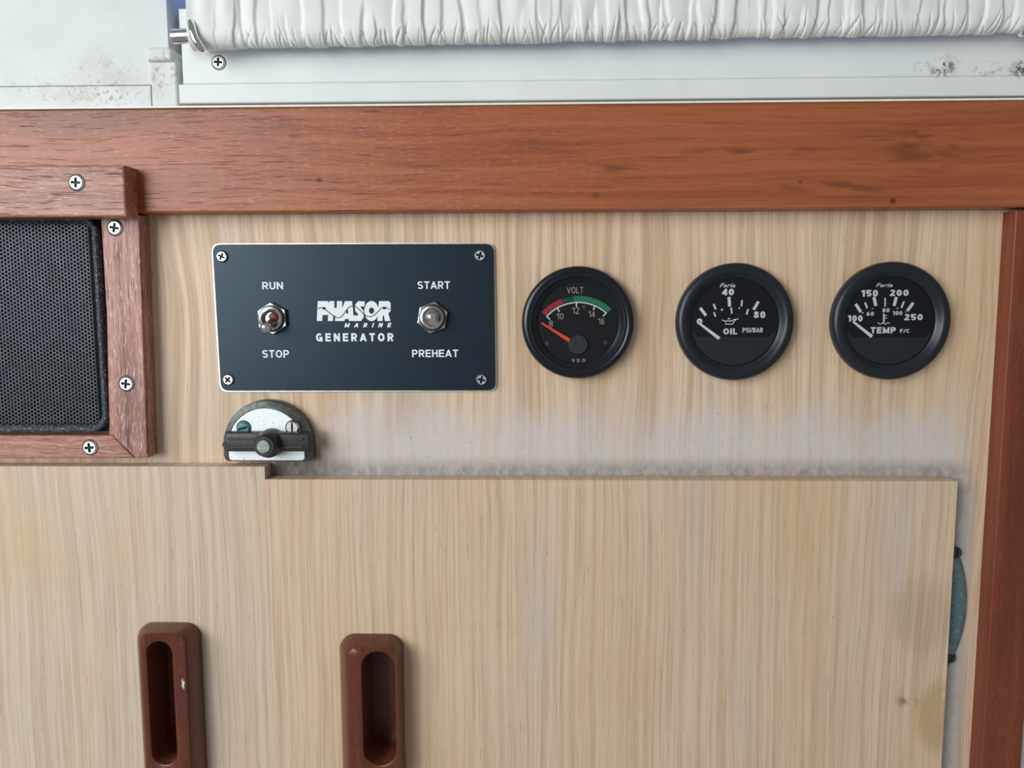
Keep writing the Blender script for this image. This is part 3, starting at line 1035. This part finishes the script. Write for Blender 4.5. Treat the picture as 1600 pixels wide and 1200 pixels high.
link('red_arc', strip_mesh(arc(hub, 72 * s_, 138, 110), 8.6 * s_, y1), M['red_band'], dv)
link('green_arc', strip_mesh(arc(hub, 72 * s_, 96, 47), 8.6 * s_, y1), M['green_band'], dv)
hat = []
for k in range(8):
    a = 109 - k * 1.75
    p0 = arc(hub, 68.5 * s_, a + 1.2, a, 1)[0]; p1 = arc(hub, 75.5 * s_, a - 1.6, a, 1)[0]
    hat.append(strip_mesh([p0, p1], 0.8 * s_, y1))
link('hatched_arc', join_meshes(hat), M['green_band'], dv)
marks = [strip_mesh(arc(hub, 66 * s_, 138.5, 48), 1.9 * s_, y1 - 0.00004)]
for a in (138, 119.5, 92.5, 66.5, 48.5):
    marks.append(strip_mesh([arc(hub, 66.5 * s_, a, a, 1)[0], arc(hub, 59 * s_, a, a, 1)[0]], 1.9 * s_, y1 - 0.00003))
link('scale_marks', join_meshes(marks), M['print'], dv)
for t, b in (('8', (857.5, 501, 864, 510.5)), ('10', (869.5, 489.5, 880.5, 499)), ('12', (894, 480, 905, 490.5)), ('14', (919.5, 486, 929.5, 496)), ('16', (934.5, 497, 944.5, 507))):
    lettering(dv, t, b, y1, 'print_grey', sw=0.13)
lettering(dv, 'VOLT', (886, 448.5, 911.5, 458.5), y1, 'print_grey', sw=0.13)
lettering(dv, 'VDO', (893.5, 560.5, 914.5, 566), y1, 'print_grey', sw=0.2, gap=0.5)
ny = -0.0042
n0, n1 = at(893, 534, ny), at(846, 504.5, ny)
d = (n1 - n0).normalized(); nn = Vector((-d.z, 0, d.x))
link('needle', prism([((n0 + nn * 0.0010).x, (n0 + nn * 0.0010).z), ((n1 + nn * 0.0004).x, (n1 + nn * 0.0004).z), ((n1 - nn * 0.0004).x, (n1 - nn * 0.0004).z), ((n0 - nn * 0.0010).x, (n0 - nn * 0.0010).z)], ny, ny + 0.0004), M['orange'], gv, 'orange pointer resting below eight')
hc = at(903, 538.5, -0.004)
link('hub', lathe((hc.x, hc.z), [(0.0049, DIAL_Y), (0.0049, -0.0040), (0.0046, -0.0043), (0.0006, -0.0043), (0.0004, -0.0040)], 40), M['hub'], gv, smooth=True)
for q in ((855.5, 537), (946.5, 535.5), (913.5, 479.5)):
    pc = at(q[0], q[1], y1)
    link('rivet', lathe((pc.x, pc.z), [(0.0013, DIAL_Y), (0.0012, DIAL_Y - 0.0004), (0.0002, DIAL_Y - 0.0006)], 20), M['hub'], dv, smooth=True)


def cover(root, cxy, top_px, R, corner):
    """raised lower half of the dial"""
    y = -0.0036
    zt = at(cxy[0], top_px, y).z
    c = at(cxy[0], cxy[1], -0.003)
    h = zt - c.z
    a0 = math.asin(max(-1, min(1, h / R)))
    pts = []
    for k in range(33):
        a = math.pi - a0 + (2 * a0 + math.pi) * k / 32.0
        pts.append((c.x + R * math.cos(a), c.z + R * math.sin(a)))
    # cut top corners that rise along the rim
    w = corner
    pts = [(c.x - R * 0.985 * math.cos(a0 + 0.16), c.z + R * 0.985 * math.sin(a0 + 0.16))] + pts + [(c.x + R * 0.985 * math.cos(a0 + 0.16), c.z + R * 0.985 * math.sin(a0 + 0.16)), (c.x + R - w, zt), (c.x - R + w, zt)]
    return link('dial_cover', prism(pts, y, DIAL_Y, 0.0002), M['dial_cover'], root)


def ticks(parent, L):
    ms = []
    for a, b, w in L:
        ms.append(strip_mesh(pxpoly((a, b), y1), w * s_, y1))
    return link('scale_marks', join_meshes(ms), M['print'], parent)


def white_needle(root, a, b):
    y = -0.0040
    n0, n1 = at(a[0], a[1], y), at(b[0], b[1], y)
    d = (n1 - n0).normalized(); nn = Vector((-d.z, 0, d.x))
    q = [n0 + nn * 0.0008, n1 + nn * 0.0005, n1 - nn * 0.0005, n0 - nn * 0.0008]
    link('needle', prism([(v.x, v.z) for v in q], y, y + 0.0003), M['print'], root, 'white pointer at the low end')


# oil pressure gauge
go, do, c = gauge('oil_pressure_gauge', 'black oil pressure gauge reading zero, between voltmeter and temperature gauge', 1147, 503, FAR, M['bezel'], 0.0217, 0.0219)
cover(go, (1147, 503), 526, 0.0213, 0.004)
ticks(do, [((1094, 481), (1103, 493), 4.6), ((1115, 475), (1118.5, 483.5), 3.0), ((1139, 464), (1140, 479), 4.8), ((1159.5, 469), (1158.5, 478.5), 2.6), ((1185, 471), (1177.5, 484), 4.6),
           ((1115.5, 488), (1118, 495), 2.6), ((1126.5, 484), (1129.5, 484), 3.0), ((1142.5, 480.5), (1143.5, 490), 2.4), ((1154, 481.5), (1156, 481.5), 2.6), ((1169, 483), (1166.5, 491.5), 2.8)])
lettering(do, 'Faria', (1124.5, 442.5, 1149, 449), y1)
lettering(do, '40', (1128, 451, 1147, 461.5), y1, sw=0.24)
lettering(do, '80', (1177.5, 486.5, 1196, 497), y1, sw=0.24)
lettering(do, '0', (1088.5, 497.5, 1097.5, 507), y1, sw=0.24)
lettering(do, 'OIL', (1130, 513, 1152, 522.5), y1, sw=0.24)
lettering(do, 'PSI/BAR', (1160, 512, 1192, 519.5), y1, sw=0.21)
can = [strip_mesh(pxpoly(((1128, 500), (1134, 502), (1133.5, 506.5), (1144, 506.5), (1150, 499), (1154, 498)), y1), 1.5 * s_, y1),
       strip_mesh(pxpoly(((1134, 501.5), (1143, 501.5), (1149, 498.5)), y1), 1.5 * s_, y1), strip_mesh(pxpoly(((1137, 498), (1141, 498)), y1), 1.6 * s_, y1)]
link('oil_can_symbol', join_meshes(can), M['print'], do)
white_needle(go, (1124, 529), (1090.5, 503.5))

# temperature gauge
gt, dt, c = gauge('temperature_gauge', 'black temperature gauge reading one hundred, right of the three gauges', 1389.5, 501.5, FAR, M['bezel'], 0.0217, 0.0219)
cover(gt, (1389.5, 501.5), 527, 0.0213, 0.004)
ticks(dt, [((1337, 475), (1345, 487.5), 4.6), ((1351.5, 472.5), (1355, 481.5), 2.8), ((1365.5, 464), (1368.5, 478), 4.8), ((1383, 465.5), (1383, 479), 2.2), ((1400.5, 464), (1397, 478), 4.8),
           ((1412.5, 471), (1408.5, 481), 2.8), ((1427, 473), (1417.5, 486), 4.6), ((1346.5, 489), (1349, 489), 1.8), ((1362.5, 482.5), (1364, 482.5), 1.8), ((1401.5, 481), (1403, 482.5), 1.8), ((1414.5, 487.5), (1415.8, 487.5), 1.8)])
lettering(dt, 'Faria', (1368.5, 442.5, 1395, 448.5), y1)
lettering(dt, '150', (1345.5, 453, 1372, 463.5), y1, sw=0.24)
lettering(dt, '200', (1390, 452.5, 1420, 462.5), y1, sw=0.24)
lettering(dt, '100', (1324.5, 492.5, 1348, 502.5), y1, sw=0.24)
lettering(dt, '250', (1412.5, 490.5, 1442, 500.5), y1, sw=0.24)
lettering(dt, '60', (1354, 487, 1365.5, 493.5), y1, sw=0.21)
lettering(dt, '80', (1378.5, 481.5, 1390, 488), y1, sw=0.21)
lettering(dt, '100', (1394.5, 486, 1410, 492.5), y1, sw=0.21)
lettering(dt, 'TEMP', (1360, 511, 1400, 521), y1, sw=0.24)
lettering(dt, 'F/C', (1406, 514, 1422, 520), y1, sw=0.21)
th = [strip_mesh(pxpoly(((1381, 490), (1381, 504)), y1), 2.6 * s_, y1), strip_mesh(pxpoly(((1382, 493), (1386, 493)), y1), 1.2 * s_, y1), strip_mesh(pxpoly(((1382, 497), (1386, 497)), y1), 1.2 * s_, y1),
      strip_mesh(pxpoly(((1371, 504), (1375, 506.5), (1379, 504.5), (1383, 506.5), (1387, 504.5), (1390, 505)), y1), 1.3 * s_, y1)]
link('thermometer_symbol', join_meshes(th), M['print'], dt)
white_needle(gt, (1362.5, 526), (1333, 502.5))

# ================================================================== TURN LATCH
lc = at(424.5, 692.5, 0)
lt = thing('turn_latch', 'half round chrome turn latch with black thumb bar above the left door', 'latch', (lc.x, -0.0001, at(424, 719, 0).z))


def dshape(c, R, down, rc=0.0025, n=40):
    pts = []
    for k in range(n + 1):
        a = math.pi * k / n
        pts.append((c[0] + R * math.cos(a), c[1] + R * math.sin(a)))
    pts += [(c[0] - R, c[1] - down + rc), (c[0] - R + rc * 0.3, c[1] - down + rc * 0.3), (c[0] - R + rc, c[1] - down)]
    pts += [(c[0] + R - rc, c[1] - down), (c[0] + R - rc * 0.3, c[1] - down + rc * 0.3), (c[0] + R, c[1] - down + rc)]
    return pts


LY = -0.0078
o0 = dshape((lc.x, lc.z), 0.0228, 0.0082)
o1 = dshape((lc.x, lc.z), 0.0224, 0.0080)
o2 = dshape((lc.x - 0.0002, lc.z - 0.0002), 0.0196, 0.0074)
link('rim', loft([loop_at(o0, -0.0001), loop_at(o0, -0.0052), loop_at(o1, -0.0062), loop_at(o2, LY + 0.0004), loop_at(o2, LY + 0.001)], False, True), M['latch_rim'], lt, 'dark weathered rim', smooth=True)
o3 = dshape((lc.x - 0.0002, lc.z - 0.0002), 0.0192, 0.0072, 0.0015)
face = link('face_plate', prism(o3, LY, LY + 0.001, 0.0003), M['latch_face'], lt, 'bright pitted chrome face')
screw(face, 381, 668.5, LY, SCREW_TEAL, 75)
screw(face, 457.5, 668, LY, SCREW_SLOT, 0)
BY = -0.0135
bar = link('thumb_bar', prism(pxpoly(((351, 676), (484, 676.5), (485, 706), (352, 706)), BY), BY, LY - 0.0002, 0.0012, 3), M['black_bar'], lt, 'black thumb bar', smooth=True)
for yy in (686, 699):
    link('ridge', prism(pxpoly(((356, yy - 1.6), (400, yy - 1.6), (400, yy + 1.6), (356, yy + 1.6)), BY - 0.0004), BY - 0.0005, BY + 0.0002, 0.0002), M['black_bar'], bar)
    link('ridge', prism(pxpoly(((432, yy - 1.6), (474, yy - 1.6), (474, yy + 1.6), (432, yy + 1.6)), BY - 0.0004), BY - 0.0005, BY + 0.0002, 0.0002), M['black_bar'], bar)
link('ridge', prism(pxpoly(((347, 692), (353, 692), (353, 698), (347, 698)), BY + 0.002), BY + 0.002, BY + 0.004, 0.0002), M['black_bar'], bar)
bc = at(411.5, 698, -0.021)
link('boss', lathe((bc.x, bc.z), [(0.0070, LY - 0.0002), (0.0068, BY - 0.001), (0.0058, BY - 0.0036), (0.0052, -0.0196), (0.0046, -0.0202), (0.0036, -0.0202), (0.0034, -0.0190)], 40), M['black_bar'], bar, smooth=True)
link('pin', lathe((bc.x, bc.z), [(0.0033, -0.0190), (0.0033, -0.0210), (0.0029, -0.0215), (0.0002, -0.0216)], 32), M['pin'], lt, 'grey green pin end', smooth=True)

# ------------------------------------------------------------------ half hidden latch beside the right door
sc_ = at(1484, 945, 0)
st = thing('turn_latch', 'teal weathered half round latch half hidden behind the right door edge', 'latch', (sc_.x, -0.0001, at(1484, 1050, 0).z))
hh = (at(1490, 836, 0).z - at(1480, 1056, 0).z) / 2
zc = (at(1490, 842, 0).z + at(1480, 1048, 0).z) / 2


def lens(xb, bulge, half, n=30):
    Rr = (half * half + bulge * bulge) / (2 * bulge)
    cx = xb + bulge - Rr
    a = math.asin(half / Rr)
    return [(cx + Rr * math.cos(-a + 2 * a * k / n), zc + Rr * math.sin(-a + 2 * a * k / n)) for k in range(n + 1)] + [(xb - 0.012, zc + half), (xb - 0.012, zc - half)]


xb = at(1476, 945, 0).x
bul = at(1508, 945, 0).x - xb
l0 = lens(xb, bul, hh)
l1 = lens(xb - 0.0002, bul - 0.0012, hh - 0.0012)
l2 = lens(xb - 0.0006, bul - 0.0028, hh - 0.0025)
body = link('body', loft([loop_at(l0, -0.0001), loop_at(l0, -0.0014), loop_at(l1, -0.0024), loop_at(l2, -0.0028)], False, True), M['teal'], st, smooth=True)
for k, yy in enumerate((895, 913, 931, 948, 965, 985, 1003)):
    link('rib', prism(pxpoly(((1474 - (yy - 895) * 0.06, yy - 1.2), (1494 - (yy - 895) * 0.05, yy - 1.2), (1494 - (yy - 895) * 0.05, yy + 1.2), (1474 - (yy - 895) * 0.06, yy + 1.2)), -0.003), -0.0034, -0.0027, 0.0002), M['teal'], body)
screw(body, 1493, 864, -0.0020, SCREW_DARK, 10, 0.8)
screw(body, 1484, 1028, -0.0020, SCREW_DARK, 40, 0.8)

# ================================================================== CURTAIN AND ITS ROD
CY = -0.021
ra, rb = at(322, 55, CY), at(1592, 29.5, CY)
rod_z = lambda x: ra.z + (rb.z - ra.z) * (x - ra.x) / (rb.x - ra.x)
HR = 0.0066


def curtain():
    rng = np.random.RandomState(11)
    x0, x1 = at(301, 50, CY).x, at(1597, 40, CY).x
    nc = 2700
    X = np.linspace(x0, x1, nc)
    prof = []
    for th in np.linspace(-35, -180, 22):
        a = math.radians(th)
        prof.append((-HR * 0.0 + HR * math.cos(a), HR * math.sin(a), math.cos(a), math.sin(a), 0.0))
    for k in range(1, 40):
        h = 0.24 * (k / 39.0) ** 1.9
        prof.append((-HR + h * 0.05, h, -1.0, 0.0, h))
    nr = len(prof)
    py = np.array([p[0] for p in prof]); pz = np.array([p[1] for p in prof]); ny_ = np.array([p[2] for p in prof]); nz_ = np.array([p[3] for p in prof]); ph = np.array([p[4] for p in prof])
    s = pz + HR                                  # height above the hem's lowest point
    XX, S = np.meshgrid(X, s)
    D = np.zeros_like(XX)
    W = x1 - x0
    # overlapping folds that climb out of the hem: a sharp step with a slow recovery
    x = x0 + 0.012
    while x < x1:
        amp = rng.uniform(0.0006, 0.0022)
        wd = rng.uniform(0.00016, 0.0004)
        rec = rng.uniform(0.0022, 0.0065)
        dr = rng.uniform(-0.13, 0.13)
        cur = rng.uniform(-2, 2)
        top = rng.choice([rng.uniform(0.012, 0.03), 0.2], p=[0.45, 0.55])
        sgn = 1 if rng.rand() < 0.6 else -1
        edge = min(1.0, (x - x0) / 0.03, (x1 - x) / 0.012 + 0.2)
        xc = x + dr * S + cur * S * S * 0.3 + 0.0003 * np.sin(S * rng.uniform(250, 600) + x * 900)
        fade = np.clip((top - S) / (0.4 * top), 0, 1)
        q = (XX - xc) * sgn
        step = 1.0 / (1.0 + np.exp(-np.clip(q / wd, -40, 40)))
        D -= amp * edge * fade * step * np.exp(-np.clip(q, 0, 1) / rec)
        x += rng.uniform(0.0030, 0.0095)
    # short puckers at the gathered hem
    x = x0 + 0.01
    while x < x1:
        amp = rng.uniform(0.0004, 0.0015)
        wd = rng.uniform(0.00022, 0.00055)
        dr = rng.uniform(-0.6, 0.6)
        top = rng.uniform(0.004, 0.012)
        edge = min(1.0, (x - x0) / 0.05)
        xc = x + dr * S
        fade = np.clip((top - S) / (0.5 * top), 0, 1)
        D -= amp * edge * fade * np.exp(-(np.abs(XX - xc) / wd) ** 1.3)
        x += rng.uniform(0.0013, 0.0040)
    D += 0.0004 * np.sin(XX * 300 + 9 * np.sin(XX * 41)) * np.clip(S / 0.02, 0, 1)
    D = np.clip(D, -0.0026, 0.002)
    D *= 0.45 + 0.55 * np.clip(S / 0.004, 0, 1)
    RZ = ra.z + (rb.z - ra.z) * (XX - ra.x) / (rb.x - ra.x)
    Y = CY + py[:, None] + ny_[:, None] * D
    Z = RZ + pz[:, None] + nz_[:, None] * D
    V = np.stack([XX, Y, Z], -1).reshape(-1, 3)
    idx = np.arange(nr * nc).reshape(nr, nc)
    F = np.stack([idx[:-1, :-1], idx[:-1, 1:], idx[1:, 1:], idx[1:, :-1]], -1).reshape(-1, 4)
    me = bpy.data.meshes.new('curtain')
    me.from_pydata(V.tolist(), [], F.tolist())
    for p in me.polygons:
        p.use_smooth = True
    return me


cu = link('curtain', curtain(), M['fabric'])
sol = cu.modifiers.new('cloth_thickness', 'SOLIDIFY')
sol.thickness = 0.0005
tag(cu, 'white gathered curtain on a rod across the window', 'curtain')

rl, rr_ = at(268.5, 57.5, CY), at(1612, 28, CY)
rod = thing('curtain_rod', 'chrome curtain rod threaded through the curtain hem', 'curtain rod', ((rl.x + rr_.x) / 2, CY, rl.z - 0.004))
e = Vector((0.0011, 0, 0))
link('rod', tube([rl, rl + e * 0.6, rl + e * 1.6, Vector((ra.x, CY, ra.z)), Vector((rb.x, CY, rb.z)), rr_ - e * 0.6, rr_], [0.0022, 0.0032, 0.0034, 0.0034, 0.0034, 0.0034, 0.0026], 24), M['chrome'], rod, smooth=True)


def hook(pts, ys):
    P = [at(a, b, y) for (a, b), y in zip(pts, ys)]
    out = []
    for i in range(len(P) - 1):
        for k in range(4):
            out.append(P[i].lerp(P[i + 1], k / 4))
    out.append(P[-1])
    for _ in range(3):
        out = [out[0]] + [(out[i - 1] + out[i] * 2 + out[i + 1]) / 4 for i in range(1, len(out) - 1)] + [out[-1]]
    n = len(out)
    return tube(out, [0.0011 if i in (0, n - 1) else 0.0019 for i in range(n)], 16)


link('hook', hook(((298, 34), (300, 42), (302, 54), (307, 65), (314, 75), (321, 79)), (CY - 0.005, CY - 0.0072, CY - 0.0080, CY - 0.0080, CY - 0.0070, CY - 0.003)), M['chrome'], rod, smooth=True)
link('hook', hook(((1622, 4), (1618, 12), (1614, 24), (1609, 38), (1602, 49), (1595, 52)), (CY - 0.005, CY - 0.0072, CY - 0.0080, CY - 0.0080, CY - 0.0070, CY - 0.003)), M['chrome'], rod, smooth=True)
